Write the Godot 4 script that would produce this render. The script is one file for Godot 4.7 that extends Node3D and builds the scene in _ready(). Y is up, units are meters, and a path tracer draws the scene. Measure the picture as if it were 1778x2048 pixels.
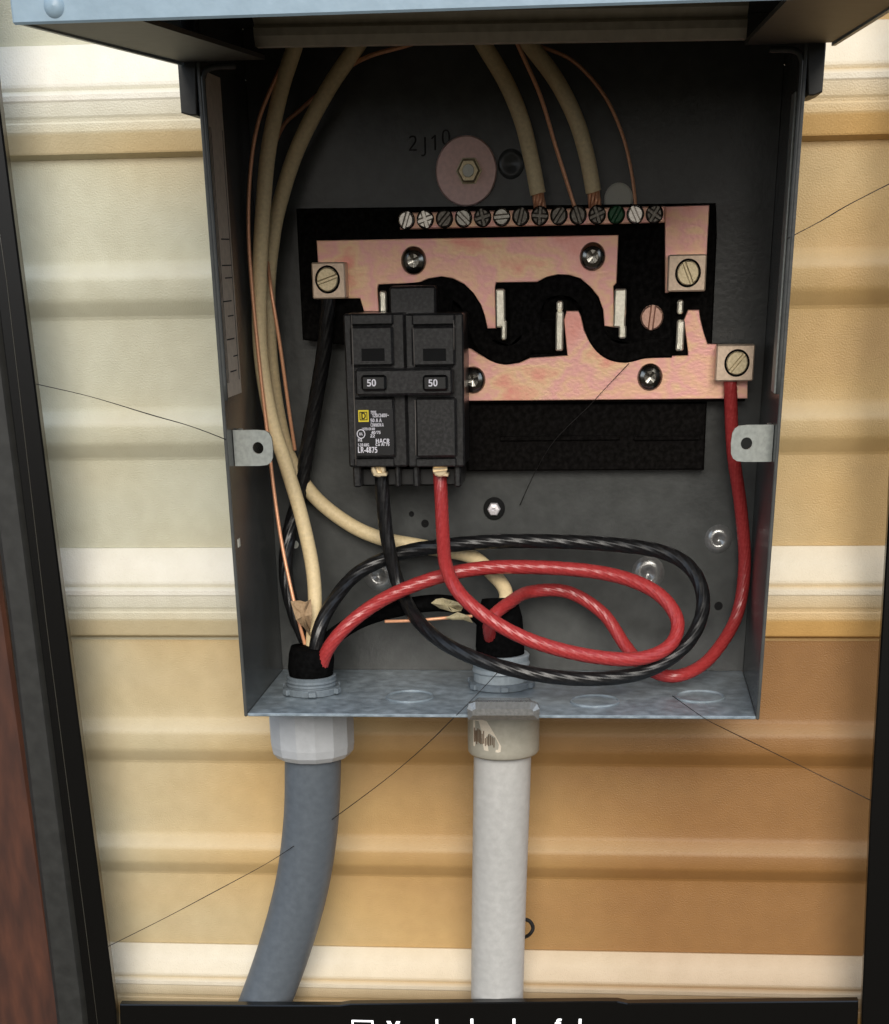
extends Node3D

# camera calibration, in pixels of the full-size photograph
const PHOTO := Vector2(1778, 2048)
const FOCAL := 3311.49
const MIDDLE := Vector2(888.73, 2293.06)
const EYE := Vector3(0.05335, 0.19965, 0.92574)
const TURN := Vector3(-0.49459, 0.10279, -0.01922)
const W := 0.25       # enclosure width
const H := 0.2711     # enclosure height
const ZB := 0.012     # enclosure back
const ZF := 0.112     # enclosure front
var look: Basis
var M := {}
var rng := RandomNumberGenerator.new()

# ---------------------------------------------------------------- naming
func tag(o: Node, label: String, category: String, group := "", kind := ""):
	o.set_meta("label", label)
	o.set_meta("category", category)
	if group: o.set_meta("group", group)
	if kind: o.set_meta("kind", kind)
	return o

func thing(called: String, label: String, category: String, at := Vector3.ZERO, group := "") -> Node3D:
	var o := Node3D.new()
	o.name = called
	add_child(o, true)
	o.position = at
	return tag(o, label, category, group)

func obj(called: String, mesh: Mesh, mat: Material, parent: Node = null) -> MeshInstance3D:
	var o := MeshInstance3D.new()
	o.name = called
	o.mesh = mesh
	o.material_override = mat
	var p: Node = parent if parent else self
	p.add_child(o, true)
	# shapes are made in world space; undo what the parents add
	var off := Vector3.ZERO
	var q = p
	while q is Node3D and q != self:
		off += q.position
		q = q.get_parent()
	o.position = -off
	return o

# ---------------------------------------------------------------- places
func spot(px: float, py: float, z: float) -> Vector3:
	var d := look * Vector3((px - MIDDLE.x) / FOCAL, -(py - MIDDLE.y) / FOCAL, -1.0)
	return EYE + d * ((z - EYE.z) / d.z)

func flat(list: Array, z: float) -> PackedVector2Array:
	var out := PackedVector2Array()
	for i in range(0, list.size(), 2):
		var p := spot(list[i], list[i + 1], z)
		out.append(Vector2(p.x, p.y))
	return out

# ---------------------------------------------------------------- meshes
func tri(st: SurfaceTool, a: Vector3, b: Vector3, c: Vector3, inside: Vector3) -> void:
	var n := (b - a).cross(c - a)
	if n.length_squared() < 1e-22: return
	if n.dot((a + b + c) / 3.0 - inside) > 0.0:
		st.add_vertex(a); st.add_vertex(c); st.add_vertex(b)
	else:
		st.add_vertex(a); st.add_vertex(b); st.add_vertex(c)

func start(smooth := false) -> SurfaceTool:
	var st := SurfaceTool.new()
	st.begin(Mesh.PRIMITIVE_TRIANGLES)
	st.set_smooth_group(0 if smooth else -1)
	return st

func done(st: SurfaceTool) -> ArrayMesh:
	st.generate_normals()
	return st.commit()

# a chamfered box from corner to corner, turned about its middle
func add_box(st: SurfaceTool, mn: Vector3, mx: Vector3, bevel := 0.0004, turn := Basis.IDENTITY) -> void:
	var c := (mn + mx) * 0.5
	var h := (mx - mn) * 0.5
	h = h.abs()
	var b: float = min(bevel, min(h.x, min(h.y, h.z)) * 0.8)
	var v := func(s: Vector3, axis: int) -> Vector3:
		var p := Vector3(s.x * (h.x - b), s.y * (h.y - b), s.z * (h.z - b))
		p[axis] = s[axis] * h[axis]
		return c + turn * p
	for axis in 3:
		var u := (axis + 1) % 3
		var w := (axis + 2) % 3
		for sg in [-1.0, 1.0]:
			var q := []
			for k in [[-1, -1], [1, -1], [1, 1], [-1, 1]]:
				var s := Vector3.ZERO
				s[axis] = sg; s[u] = k[0]; s[w] = k[1]
				q.append(v.call(s, axis))
			tri(st, q[0], q[1], q[2], c); tri(st, q[0], q[2], q[3], c)
		for su in [-1.0, 1.0]:
			for sw in [-1.0, 1.0]:
				var s0 := Vector3.ZERO
				s0[u] = su; s0[w] = sw; s0[axis] = -1
				var s1 := s0
				s1[axis] = 1
				var a: Vector3 = v.call(s0, u)
				var a2: Vector3 = v.call(s1, u)
				var d: Vector3 = v.call(s0, w)
				var d2: Vector3 = v.call(s1, w)
				tri(st, a, a2, d2, c); tri(st, a, d2, d, c)
	for sx in [-1.0, 1.0]:
		for sy in [-1.0, 1.0]:
			for sz in [-1.0, 1.0]:
				var s := Vector3(sx, sy, sz)
				tri(st, v.call(s, 0), v.call(s, 1), v.call(s, 2), c)

func block(mn: Vector3, mx: Vector3, bevel := 0.0004, turn := Basis.IDENTITY) -> ArrayMesh:
	var st := start()
	add_box(st, mn, mx, bevel, turn)
	return done(st)

# a plate with the outline poly (x, y) between two depths; edge = chamfer of the front
func add_plate(st: SurfaceTool, poly: PackedVector2Array, z0: float, z1: float, edge := 0.0) -> void:
	var p := poly
	if Geometry2D.is_polygon_clockwise(p): p.reverse()
	var n := p.size()
	var inner := PackedVector2Array()
	for i in n:
		var a := (p[i] - p[(i + n - 1) % n]).normalized()
		var b := (p[(i + 1) % n] - p[i]).normalized()
		var na := Vector2(a.y, -a.x)
		var nb := Vector2(b.y, -b.x)
		var m := (na + nb)
		m = m.normalized() / max(0.5, m.normalized().dot(na)) if m.length() > 0.01 else na
		inner.append(p[i] - m * edge)
	var idx := Geometry2D.triangulate_polygon(inner)
	for i in range(0, idx.size(), 3):
		var a3 := inner[idx[i]]
		var b3 := inner[idx[i + 1]]
		var c3 := inner[idx[i + 2]]
		var m3 := (a3 + b3 + c3) / 3.0
		tri(st, Vector3(a3.x, a3.y, z1), Vector3(b3.x, b3.y, z1), Vector3(c3.x, c3.y, z1), Vector3(m3.x, m3.y, z1 - 1))
	for i in n:
		var j := (i + 1) % n
		var d := (p[j] - p[i]).normalized()
		var o := Vector2(-d.y, d.x)
		var mid := (p[i] + p[j]) * 0.5 + o * 0.001
		var ins := Vector3(mid.x, mid.y, z0 - (z1 - z0))
		var zz := z1 - edge * signf(z1 - z0)
		var A := Vector3(p[i].x, p[i].y, z0)
		var B := Vector3(p[j].x, p[j].y, z0)
		var C := Vector3(p[j].x, p[j].y, zz)
		var D := Vector3(p[i].x, p[i].y, zz)
		var side := Vector3(mid.x, mid.y, (z0 + z1) * 0.5)
		tri(st, A, B, C, side); tri(st, A, C, D, side)
		if edge > 0.0:
			var E := Vector3(inner[j].x, inner[j].y, z1)
			var F := Vector3(inner[i].x, inner[i].y, z1)
			tri(st, D, C, E, ins); tri(st, D, E, F, ins)

func plate(poly: PackedVector2Array, z0: float, z1: float, edge := 0.0) -> ArrayMesh:
	var st := start()
	add_plate(st, poly, z0, z1, edge)
	return done(st)

# a turned shape: profile of (radius, height) along an axis
func add_lathe(st: SurfaceTool, at: Vector3, axis: Vector3, prof: Array, sides := 28, sx := 1.0) -> void:
	var up := axis.normalized()
	var u := up.cross(Vector3(0.013, 0.02, 1.0) if absf(up.z) < 0.9 else Vector3(0, 1, 0)).normalized()
	var w := up.cross(u)
	for k in prof.size() - 1:
		var a: Vector2 = prof[k]
		var b: Vector2 = prof[k + 1]
		for i in sides:
			var t0 := TAU * i / sides
			var t1 := TAU * (i + 1) / sides
			var d0 := u * cos(t0) * sx + w * sin(t0)
			var d1 := u * cos(t1) * sx + w * sin(t1)
			var A := at + d0 * a.x + up * a.y
			var B := at + d1 * a.x + up * a.y
			var C := at + d1 * b.x + up * b.y
			var D := at + d0 * b.x + up * b.y
			# outward side: right-hand of the profile's direction
			var seg := (b - a).normalized()
			var out2 := Vector2(seg.y, -seg.x)
			var nn := (d0 + d1).normalized() * out2.x + up * out2.y
			var m := (A + B + C + D) * 0.25
			tri(st, A, B, C, m - nn); tri(st, A, C, D, m - nn)

func lathe(at: Vector3, axis: Vector3, prof: Array, sides := 28, smooth := false) -> ArrayMesh:
	var st := start(smooth)
	add_lathe(st, at, axis, prof, sides)
	return done(st)

# smooth curve through points
func curve(pts: Array, per := 10) -> PackedVector3Array:
	var out := PackedVector3Array()
	var n := pts.size()
	for i in n - 1:
		var p0: Vector3 = pts[max(i - 1, 0)]
		var p1: Vector3 = pts[i]
		var p2: Vector3 = pts[i + 1]
		var p3: Vector3 = pts[min(i + 2, n - 1)]
		for k in per:
			out.append(p1.cubic_interpolate(p2, p0, p3, float(k) / per))
	out.append(pts[n - 1])
	return out

# a tube along a path; lobes > 0 makes twisted strands show through the skin
func add_tube(st: SurfaceTool, path: PackedVector3Array, r: float, sides := 16, lobes := 0, amp := 0.0, pitch := 0.03, radii := []) -> void:
	var n := path.size()
	var t0 := (path[1] - path[0]).normalized()
	var nrm := t0.cross(Vector3(0.3, 0.2, 1)).normalized()
	var s := 0.0
	var rings := []
	for i in n:
		var t := (path[min(i + 1, n - 1)] - path[max(i - 1, 0)]).normalized()
		nrm = (nrm - t * nrm.dot(t)).normalized()
		var bin := t.cross(nrm)
		if i > 0: s += path[i].distance_to(path[i - 1])
		var ring := PackedVector3Array()
		var rr := r
		if radii.size() > 1:
			var f := float(i) / (n - 1) * (radii.size() - 1)
			var k: int = min(int(f), radii.size() - 2)
			rr = lerpf(radii[k], radii[k + 1], f - k)
		for j in sides:
			var a := TAU * j / sides
			var rad := rr
			if lobes > 0:
				var c := cos(lobes * (a - TAU * s / pitch / lobes * 1.0))
				rad *= 1.0 + amp * (absf(c) * 1.6 - 1.0)
			ring.append(path[i] + (nrm * cos(a) + bin * sin(a)) * rad)
		rings.append(ring)
	for i in n - 1:
		var c := (path[i] + path[i + 1]) * 0.5
		for j in sides:
			var k := (j + 1) % sides
			tri(st, rings[i][j], rings[i][k], rings[i + 1][k], c)
			tri(st, rings[i][j], rings[i + 1][k], rings[i + 1][j], c)
	for e in [0, n - 1]:
		var ins := path[1] if e == 0 else path[n - 2]
		for j in sides:
			tri(st, path[e], rings[e][j], rings[e][(j + 1) % sides], ins)

func tube(path: PackedVector3Array, r: float, sides := 16, lobes := 0, amp := 0.0, pitch := 0.03, radii := []) -> ArrayMesh:
	var st := start(true)
	add_tube(st, path, r, sides, lobes, amp, pitch, radii)
	return done(st)

func route(list: Array, per := 10) -> PackedVector3Array:
	var pts := []
	for i in range(0, list.size(), 3): pts.append(spot(list[i], list[i + 1], list[i + 2]))
	return curve(pts, per)

# half discs left and right of a slot, turned by ang
func add_slotted(st: SurfaceTool, c: Vector3, r: float, h: float, slot: float, ang: float, cross := false) -> void:
	add_lathe(st, c, Vector3.BACK, [Vector2(r * 1.0, -0.001), Vector2(r, h * 0.25), Vector2(0.0001, h * 0.25)], 24)
	var quarters := 4 if cross else 2
	for q in quarters:
		var poly := PackedVector2Array()
		var span := TAU / quarters
		var a0 := ang + q * span
		var m := asin(slot / r)
		for k in 9:
			var a := a0 + m + (span - 2 * m) * k / 8.0
			poly.append(Vector2(c.x, c.y) + Vector2(cos(a), sin(a)) * r)
		if cross:
			var mid := a0 + span * 0.5
			poly.append(Vector2(c.x, c.y) + Vector2(cos(mid), sin(mid)) * slot * 1.5)
		add_plate(st, poly, c.z + h * 0.25, c.z + h, h * 0.3)

func slotted(c: Vector3, r: float, h: float, slot: float, ang: float, cross := false) -> ArrayMesh:
	var st := start()
	add_slotted(st, c, r, h, slot, ang, cross)
	return done(st)

# pan head with a cross recess: a dome whose middle carries four small quarter lobes
func pan_head(c: Vector3, r: float, h: float, ang: float) -> ArrayMesh:
	var st := start(true)
	var prof := []
	prof.append(Vector2(r, -0.001))
	for k in 6:
		var a := deg_to_rad(10 + 52.0 * k / 5.0)
		prof.append(Vector2(r * cos(a) / cos(deg_to_rad(10)), h * sin(a)))
	add_lathe(st, c, Vector3.BACK, prof, 28)
	st.set_smooth_group(-1)
	var rr: float = prof[prof.size() - 1].x
	var top: float = prof[prof.size() - 1].y
	add_lathe(st, c, Vector3.BACK, [Vector2(rr, top - h * 0.5), Vector2(0.00005, top - h * 0.6)], 16)
	for q in 4:
		var a0 := ang + q * TAU / 4
		var poly := PackedVector2Array()
		var m := 0.30
		for k in 6:
			var a := a0 + m + (TAU / 4 - 2 * m) * k / 5.0
			poly.append(Vector2(c.x, c.y) + Vector2(cos(a), sin(a)) * rr * 1.02)
		poly.append(Vector2(c.x, c.y) + Vector2(cos(a0 + TAU / 8), sin(a0 + TAU / 8)) * rr * 0.3)
		add_plate(st, poly, c.z + top - h * 0.6, c.z + top + h * 0.04, h * 0.05)
	return done(st)

func lettering(called: String, text: String, at: Vector3, height: float, mat: Material, parent: Node, bold := false, wide := 0.0, turn := 0.0) -> MeshInstance3D:
	var t := TextMesh.new()
	var f := SystemFont.new()
	f.font_names = PackedStringArray(["Droid Sans"])
	if bold: f.font_weight = 700
	t.font = f
	t.text = text
	t.font_size = 64
	var k := height / 46.0 / 0.001
	t.pixel_size = 0.001
	t.depth = 0.00025 / k
	t.curve_step = 3
	var o := obj(called, t, mat, parent)
	o.position += at
	o.rotation.z = turn
	o.scale = Vector3.ONE * k
	if wide > 0.0:
		var w := t.get_aabb().size.x
		if w > 0.0: o.scale.x = wide / w
	return o

# ---------------------------------------------------------------- materials
func noise_tex(freq: float, from: Color, to: Color, seed_: int, octaves := 4, size := 512, normal := false, bump := 4.0) -> NoiseTexture2D:
	var n := FastNoiseLite.new()
	n.noise_type = FastNoiseLite.TYPE_SIMPLEX_SMOOTH
	n.seed = seed_
	n.frequency = freq
	n.fractal_octaves = octaves
	var t := NoiseTexture2D.new()
	t.noise = n
	t.width = size
	t.height = size
	t.seamless = true
	t.as_normal_map = normal
	t.bump_strength = bump
	if not normal:
		var g := Gradient.new()
		g.set_color(0, from)
		g.set_color(1, to)
		t.color_ramp = g
	return t

func paint(color: Color, rough: float, metal := 0.0, vary := 0.0, scale := 20.0, bump := 0.0, freq := 0.02, bump_freq := 0.08) -> StandardMaterial3D:
	var m := StandardMaterial3D.new()
	m.albedo_color = color
	m.roughness = rough
	m.metallic = metal
	if vary > 0.0 or bump > 0.0:
		m.uv1_triplanar = true
		m.uv1_world_triplanar = true
		m.uv1_scale = Vector3.ONE * scale
	if vary > 0.0:
		m.albedo_color = Color.WHITE
		m.albedo_texture = noise_tex(freq, color.darkened(vary), color.lightened(vary * 0.6), 7 + int(color.r * 255) + int(color.b * 100), 5)
	if bump > 0.0:
		m.normal_enabled = true
		m.normal_texture = noise_tex(bump_freq, Color.BLACK, Color.WHITE, 31 + int(color.g * 255), 3, 512, true, bump)
	return m

func make_materials() -> void:
	M.floor = paint(Color(0.56, 0.62, 0.66), 0.28, 0.0, 0.3, 16.0, 0.8, 0.012)  # box grey lightened in colour to stand in for skylight on the floor
	M.under = paint(Color(0.16, 0.16, 0.15), 0.5, 0.0, 0.12, 9.0)  # lid inside and ears darkened in colour to stand in for shade
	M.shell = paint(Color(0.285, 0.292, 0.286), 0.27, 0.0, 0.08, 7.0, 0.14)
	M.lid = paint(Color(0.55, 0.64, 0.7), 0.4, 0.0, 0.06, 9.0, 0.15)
	M.rail = paint(Color(0.8, 0.77, 0.7), 0.55, 0.0, 0.12, 14.0)
	M.tabs = paint(Color(0.62, 0.64, 0.62), 0.4, 0.2, 0.12, 30.0)
	M.base = paint(Color(0.03, 0.025, 0.022), 0.75, 0.0, 0.15, 30.0, 0.12)
	M.base_low = paint(Color(0.035, 0.027, 0.022), 0.6, 0.0, 0.15, 30.0, 0.12)
	M.breaker = paint(Color(0.05, 0.048, 0.05), 0.33, 0.0, 0.3, 40.0, 1.0)
	M.breaker_dark = paint(Color(0.022, 0.022, 0.022), 0.4)
	M.sticker = paint(Color(0.035, 0.035, 0.05), 0.35)
	M.scuff = paint(Color(0.42, 0.4, 0.38), 0.6)
	for k in ["base", "base_low"]: M[k].metallic_specular = 0.12
	M.breaker.metallic_specular = 0.45
	# yellow chromate zinc: pink, gold and pale patches
	var z := StandardMaterial3D.new()
	z.metallic = 0.3
	z.roughness = 0.36
	z.uv1_triplanar = true
	z.uv1_world_triplanar = true
	z.uv1_scale = Vector3(7.0, 11.0, 9.0)
	var zt := noise_tex(0.006, Color.WHITE, Color.WHITE, 5, 7)
	var g := Gradient.new()
	g.offsets = PackedFloat32Array([0.0, 0.3, 0.45, 0.6, 0.75, 1.0])
	g.colors = PackedColorArray([Color(0.98, 0.66, 0.6), Color(1.0, 0.75, 0.7), Color(1.0, 0.8, 0.66), Color(0.99, 0.73, 0.7), Color(1.0, 0.83, 0.66), Color(0.98, 0.64, 0.58)])
	zt.color_ramp = g
	z.albedo_texture = zt
	z.normal_enabled = true
	z.normal_texture = noise_tex(0.09, Color.BLACK, Color.WHITE, 71, 4, 512, true, 0.22)
	M.zinc = z
	M.washer = paint(Color(0.98, 0.82, 0.78), 0.45, 0.3, 0.08, 30.0)
	M.lug = paint(Color(0.9, 0.8, 0.7), 0.4, 0.45, 0.1, 40.0, 0.6)
	M.lug_screw = paint(Color(0.84, 0.77, 0.62), 0.34, 0.7, 0.15, 60.0)
	M.steel = paint(Color(0.6, 0.59, 0.56), 0.2, 1.0, 0.15, 60.0)
	M.bright_steel = paint(Color(0.8, 0.78, 0.75), 0.18, 0.95, 0.15, 60.0)
	M.dull = paint(Color(0.42, 0.4, 0.37), 0.3, 0.9, 0.2, 60.0)
	M.bright = paint(Color(0.93, 0.91, 0.92), 0.35, 0.3)
	M.stab = paint(Color(0.97, 0.95, 0.88), 0.18, 0.7, 0.12, 50.0, 1.0)
	M.brass = paint(Color(0.78, 0.62, 0.55), 0.32, 0.75, 0.1, 60.0)
	M.cream_screw = paint(Color(0.95, 0.87, 0.72), 0.3, 0.55)
	M.green = paint(Color(0.03, 0.28, 0.15), 0.3, 0.3)
	M.red = paint(Color(0.69, 0.2, 0.2), 0.26, 0.0, 0.14, 40.0, 0.8)
	M.black = paint(Color(0.04, 0.04, 0.045), 0.32, 0.0, 0.2, 40.0, 0.6)
	M.tan = paint(Color(0.95, 0.855, 0.66), 0.55, 0.0, 0.12, 40.0, 1.4)
	M.white = paint(Color(0.84, 0.81, 0.74), 0.5, 0.0, 0.1, 40.0, 1.2)
	M.copper = paint(Color(0.97, 0.7, 0.53), 0.4, 0.35, 0.12, 60.0)
	M.paper = paint(Color(0.69, 0.56, 0.41), 0.85, 0.0, 0.25, 60.0, 2.0)
	M.sticker_paper = paint(Color(0.92, 0.87, 0.79), 0.6, 0.0, 0.08, 60.0)
	M.paper_pale = paint(Color(0.78, 0.72, 0.55), 0.85, 0.0, 0.2, 60.0, 2.0)
	M.conduit = paint(Color(0.37, 0.4, 0.43), 0.5, 0.0, 0.08, 16.0, 0.8)
	M.pipe = paint(Color(0.77, 0.765, 0.75), 0.5, 0.0, 0.09, 16.0, 0.8)
	M.coupling = paint(Color(0.7, 0.71, 0.72), 0.42, 0.0, 0.05, 16.0, 0.5)
	M.collar = paint(Color(0.69, 0.67, 0.61), 0.45, 0.0, 0.08, 20.0)
	M.hub_pale = paint(Color(0.66, 0.7, 0.72), 0.4, 0.1, 0.1, 30.0)
	M.hub = paint(Color(0.46, 0.5, 0.53), 0.4, 0.1, 0.1, 30.0)
	M.sleeve = paint(Color(0.022, 0.022, 0.024), 0.85, 0.0, 0.1, 30.0)  # near-black, for the plugs that stand in for shade and the black cable
	M.sleeve.metallic_specular = 0.1
	M.bore = paint(Color(0.015, 0.015, 0.015), 0.9)
	M.hasp = paint(Color(0.66, 0.66, 0.65), 0.2, 0.6, 0.15, 40.0, 1.0)
	M.bezel = paint(Color(0.035, 0.033, 0.03), 0.25)
	M.case = paint(Color(0.13, 0.13, 0.12), 0.5, 0.0, 0.1, 10.0)
	M.bezel_line = paint(Color(0.26, 0.25, 0.22), 0.3)
	M.crack_line = paint(Color(0.07, 0.05, 0.035), 0.7)
	M.streak = paint(Color(0.36, 0.26, 0.17), 0.8)
	M.mark = paint(Color(0.05, 0.04, 0.035), 0.8)
	M.pale = paint(Color(0.93, 0.92, 0.86), 0.5)
	M.yellow = paint(Color(0.93, 0.84, 0.16), 0.5)
	M.print = paint(Color(0.9, 0.89, 0.92), 0.5)
	var lit := paint(Color(0.9, 0.9, 0.9), 0.5)
	lit.emission_enabled = true
	lit.emission = Color(1, 1, 1)
	lit.emission_energy_multiplier = 0.8
	M.lit = lit
	# brown board: stretched grain
	var b := StandardMaterial3D.new()
	b.roughness = 0.6
	b.uv1_triplanar = true
	b.uv1_world_triplanar = true
	b.uv1_scale = Vector3(14, 3, 14)
	b.albedo_texture = noise_tex(0.012, Color(0.2, 0.1, 0.06), Color(0.34, 0.19, 0.12), 91, 4)
	M.board = b
	# siding: cream enamel with amber shade painted in, orange-peel relief
	var s := StandardMaterial3D.new()
	s.roughness = 0.55
	s.vertex_color_use_as_albedo = true
	s.uv1_triplanar = true
	s.uv1_world_triplanar = true
	s.uv1_scale = Vector3.ONE * 5.0
	s.albedo_texture = noise_tex(0.012, Color(0.955, 0.95, 0.94), Color(1, 1, 1), 17, 6, 1024)
	s.normal_enabled = true
	s.normal_texture = noise_tex(0.2, Color.BLACK, Color.WHITE, 18, 3, 1024, true, 1.2)
	M.siding = s

# ---------------------------------------------------------------- start
func _ready() -> void:
	rng.seed = 11
	look = Basis.from_euler(TURN)
	# camera
	var cam := Camera3D.new()
	cam.name = "camera"
	cam.position = EYE
	cam.rotation = TURN
	cam.near = 0.05
	cam.far = 60.0
	cam.projection = Camera3D.PROJECTION_FRUSTUM
	cam.keep_aspect = Camera3D.KEEP_HEIGHT
	cam.size = cam.near * PHOTO.y / FOCAL
	cam.frustum_offset = Vector2((PHOTO.x * 0.5 - MIDDLE.x) / FOCAL, (MIDDLE.y - PHOTO.y * 0.5) / FOCAL) * cam.near
	add_child(cam)
	cam.current = true
	# sky
	var env := Environment.new()
	env.background_mode = Environment.BG_SKY
	var sky := Sky.new()
	var ps := ProceduralSkyMaterial.new()
	ps.sky_top_color = Color(0.66, 0.74, 0.84)
	ps.sky_horizon_color = Color(0.78, 0.8, 0.82)
	ps.sky_curve = 0.2
	ps.ground_bottom_color = Color(0.2, 0.185, 0.16)
	ps.ground_horizon_color = Color(0.37, 0.35, 0.31)
	ps.sun_angle_max = 30.0
	sky.sky_material = ps
	env.sky = sky
	env.tonemap_mode = Environment.TONE_MAPPER_LINEAR
	env.tonemap_exposure = 1.8
	env.sdfgi_enabled = true
	env.ssao_enabled = true
	env.ssil_enabled = true
	var we := WorldEnvironment.new()
	we.name = "world_environment"
	we.environment = env
	add_child(we)
	# hazy low sun from the left in front of the wall
	var sun := DirectionalLight3D.new()
	sun.name = "sun"
	sun.light_color = Color(1.0, 0.975, 0.94)
	sun.light_energy = 0.5
	sun.light_angular_distance = 32.0
	sun.shadow_enabled = true
	var az := deg_to_rad(-5)
	var el := deg_to_rad(25)
	var from := Vector3(-sin(az) * cos(el), sin(el), cos(az) * cos(el))
	add_child(sun)
	sun.look_at_from_position(from, Vector3.ZERO, Vector3.UP)

	make_materials()
	siding()
	enclosure()
	bus()
	breaker()
	pipes()
	wires()
	papers()
	frame()
	screen_cracks()

# ---------------------------------------------------------------- siding
func siding() -> void:
	var wall := thing("siding_wall", "ribbed cream and amber metal siding behind the electrical box", "wall", Vector3(0, -0.5, 0))
	wall.set_meta("kind", "thing")
	# one course, top to bottom: photo row (at column 300), stand-off, chalk, ochre
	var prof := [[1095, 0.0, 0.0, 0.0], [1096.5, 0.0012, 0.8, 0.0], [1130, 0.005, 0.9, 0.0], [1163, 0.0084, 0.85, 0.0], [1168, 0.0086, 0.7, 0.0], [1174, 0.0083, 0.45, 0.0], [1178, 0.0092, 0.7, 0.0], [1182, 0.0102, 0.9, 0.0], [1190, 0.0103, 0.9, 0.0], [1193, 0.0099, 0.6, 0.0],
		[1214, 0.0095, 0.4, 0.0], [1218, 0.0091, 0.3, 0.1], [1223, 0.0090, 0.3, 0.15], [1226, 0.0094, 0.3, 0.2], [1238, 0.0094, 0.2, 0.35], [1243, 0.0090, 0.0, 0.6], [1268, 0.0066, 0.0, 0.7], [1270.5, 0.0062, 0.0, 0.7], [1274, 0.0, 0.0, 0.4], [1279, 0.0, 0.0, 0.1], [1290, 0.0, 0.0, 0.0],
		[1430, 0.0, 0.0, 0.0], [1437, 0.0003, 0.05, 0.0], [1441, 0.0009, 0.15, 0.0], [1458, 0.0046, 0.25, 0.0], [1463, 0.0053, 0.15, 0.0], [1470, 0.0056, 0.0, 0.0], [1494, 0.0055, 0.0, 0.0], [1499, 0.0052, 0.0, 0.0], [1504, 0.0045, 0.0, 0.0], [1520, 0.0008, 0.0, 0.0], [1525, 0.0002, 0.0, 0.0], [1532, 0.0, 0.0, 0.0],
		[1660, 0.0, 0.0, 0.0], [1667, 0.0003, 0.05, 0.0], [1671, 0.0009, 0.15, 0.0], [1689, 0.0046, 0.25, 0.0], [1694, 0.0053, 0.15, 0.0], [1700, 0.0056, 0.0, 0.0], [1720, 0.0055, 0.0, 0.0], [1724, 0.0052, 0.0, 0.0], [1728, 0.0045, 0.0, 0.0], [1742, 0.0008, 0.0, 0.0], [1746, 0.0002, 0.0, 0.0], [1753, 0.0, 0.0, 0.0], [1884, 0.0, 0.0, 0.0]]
	var top := spot(300, 1095, 0.0).y
	var rows := []
	var shade := []
	for p in prof:
		rows.append(Vector2(spot(300, p[0], p[1]).y - top, p[1]))
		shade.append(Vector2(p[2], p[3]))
	var period: float = -rows[rows.size() - 1].x
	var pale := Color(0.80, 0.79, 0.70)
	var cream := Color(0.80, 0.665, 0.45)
	var amber := Color(0.585, 0.42, 0.235)  # painted shade, warmer and darker toward the lower right
	var ledge_light := Color(0.93, 0.91, 0.86)
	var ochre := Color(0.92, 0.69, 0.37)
	var fn := FastNoiseLite.new()
	fn.seed = 3
	fn.frequency = 6.0
	fn.fractal_octaves = 3
	for k in range(-2, 3):
		var y0 := top - period * k
		var st := start(true)
		var cols := 60
		var x0 := -0.62
		var dx := 1.24 / cols
		for i in cols:
			for j in rows.size() - 1:
				var a: Vector2 = rows[j]
				var b: Vector2 = rows[j + 1]
				# a long flat is cut into bands so its tint can vary
				var cuts := 6 if a.x - b.x > 0.02 else 1
				for c in cuts:
					var q0 := a.lerp(b, float(c) / cuts)
					var q1 := a.lerp(b, float(c + 1) / cuts)
					var pts := [Vector3(x0 + i * dx, y0 + q0.x, q0.y), Vector3(x0 + (i + 1) * dx, y0 + q0.x, q0.y), Vector3(x0 + (i + 1) * dx, y0 + q1.x, q1.y), Vector3(x0 + i * dx, y0 + q1.x, q1.y)]
					var mix := [shade[j].lerp(shade[j + 1], float(c) / cuts), shade[j].lerp(shade[j + 1], float(c + 1) / cuts)]
					st.set_smooth_group(-1 if j < 20 else 0)
					for t in [[0, 1, 2], [0, 2, 3]]:
						for v in t:
							var p: Vector3 = pts[v]
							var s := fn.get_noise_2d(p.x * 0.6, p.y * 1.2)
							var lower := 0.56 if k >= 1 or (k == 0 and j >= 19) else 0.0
							var warm := clampf(0.25 + p.x * 1.35 + s * 0.2 + lower * (0.9 + p.x * 1.6), 0.0, 1.0)  # warm cast and shade painted across the wall, plus random tone
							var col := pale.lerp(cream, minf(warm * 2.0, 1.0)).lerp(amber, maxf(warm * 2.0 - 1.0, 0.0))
							# skylight painted white onto the ledges, and an ochre strip under them
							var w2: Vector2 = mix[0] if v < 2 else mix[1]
							col = col.lerp(ochre, w2.y * (0.35 + 0.65 * warm)).lerp(ledge_light, w2.x * (1.0 - 0.4 * warm))
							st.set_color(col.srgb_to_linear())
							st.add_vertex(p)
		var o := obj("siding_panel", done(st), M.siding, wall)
		o.position.z += 0.0002 * k
	# the sheathing that the panels are nailed to
	obj("backing_board", block(Vector3(-0.62, top - period * 3 + 0.001, -0.03), Vector3(0.62, top + period * 2, -0.003), 0.001), M.board, wall)

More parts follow.
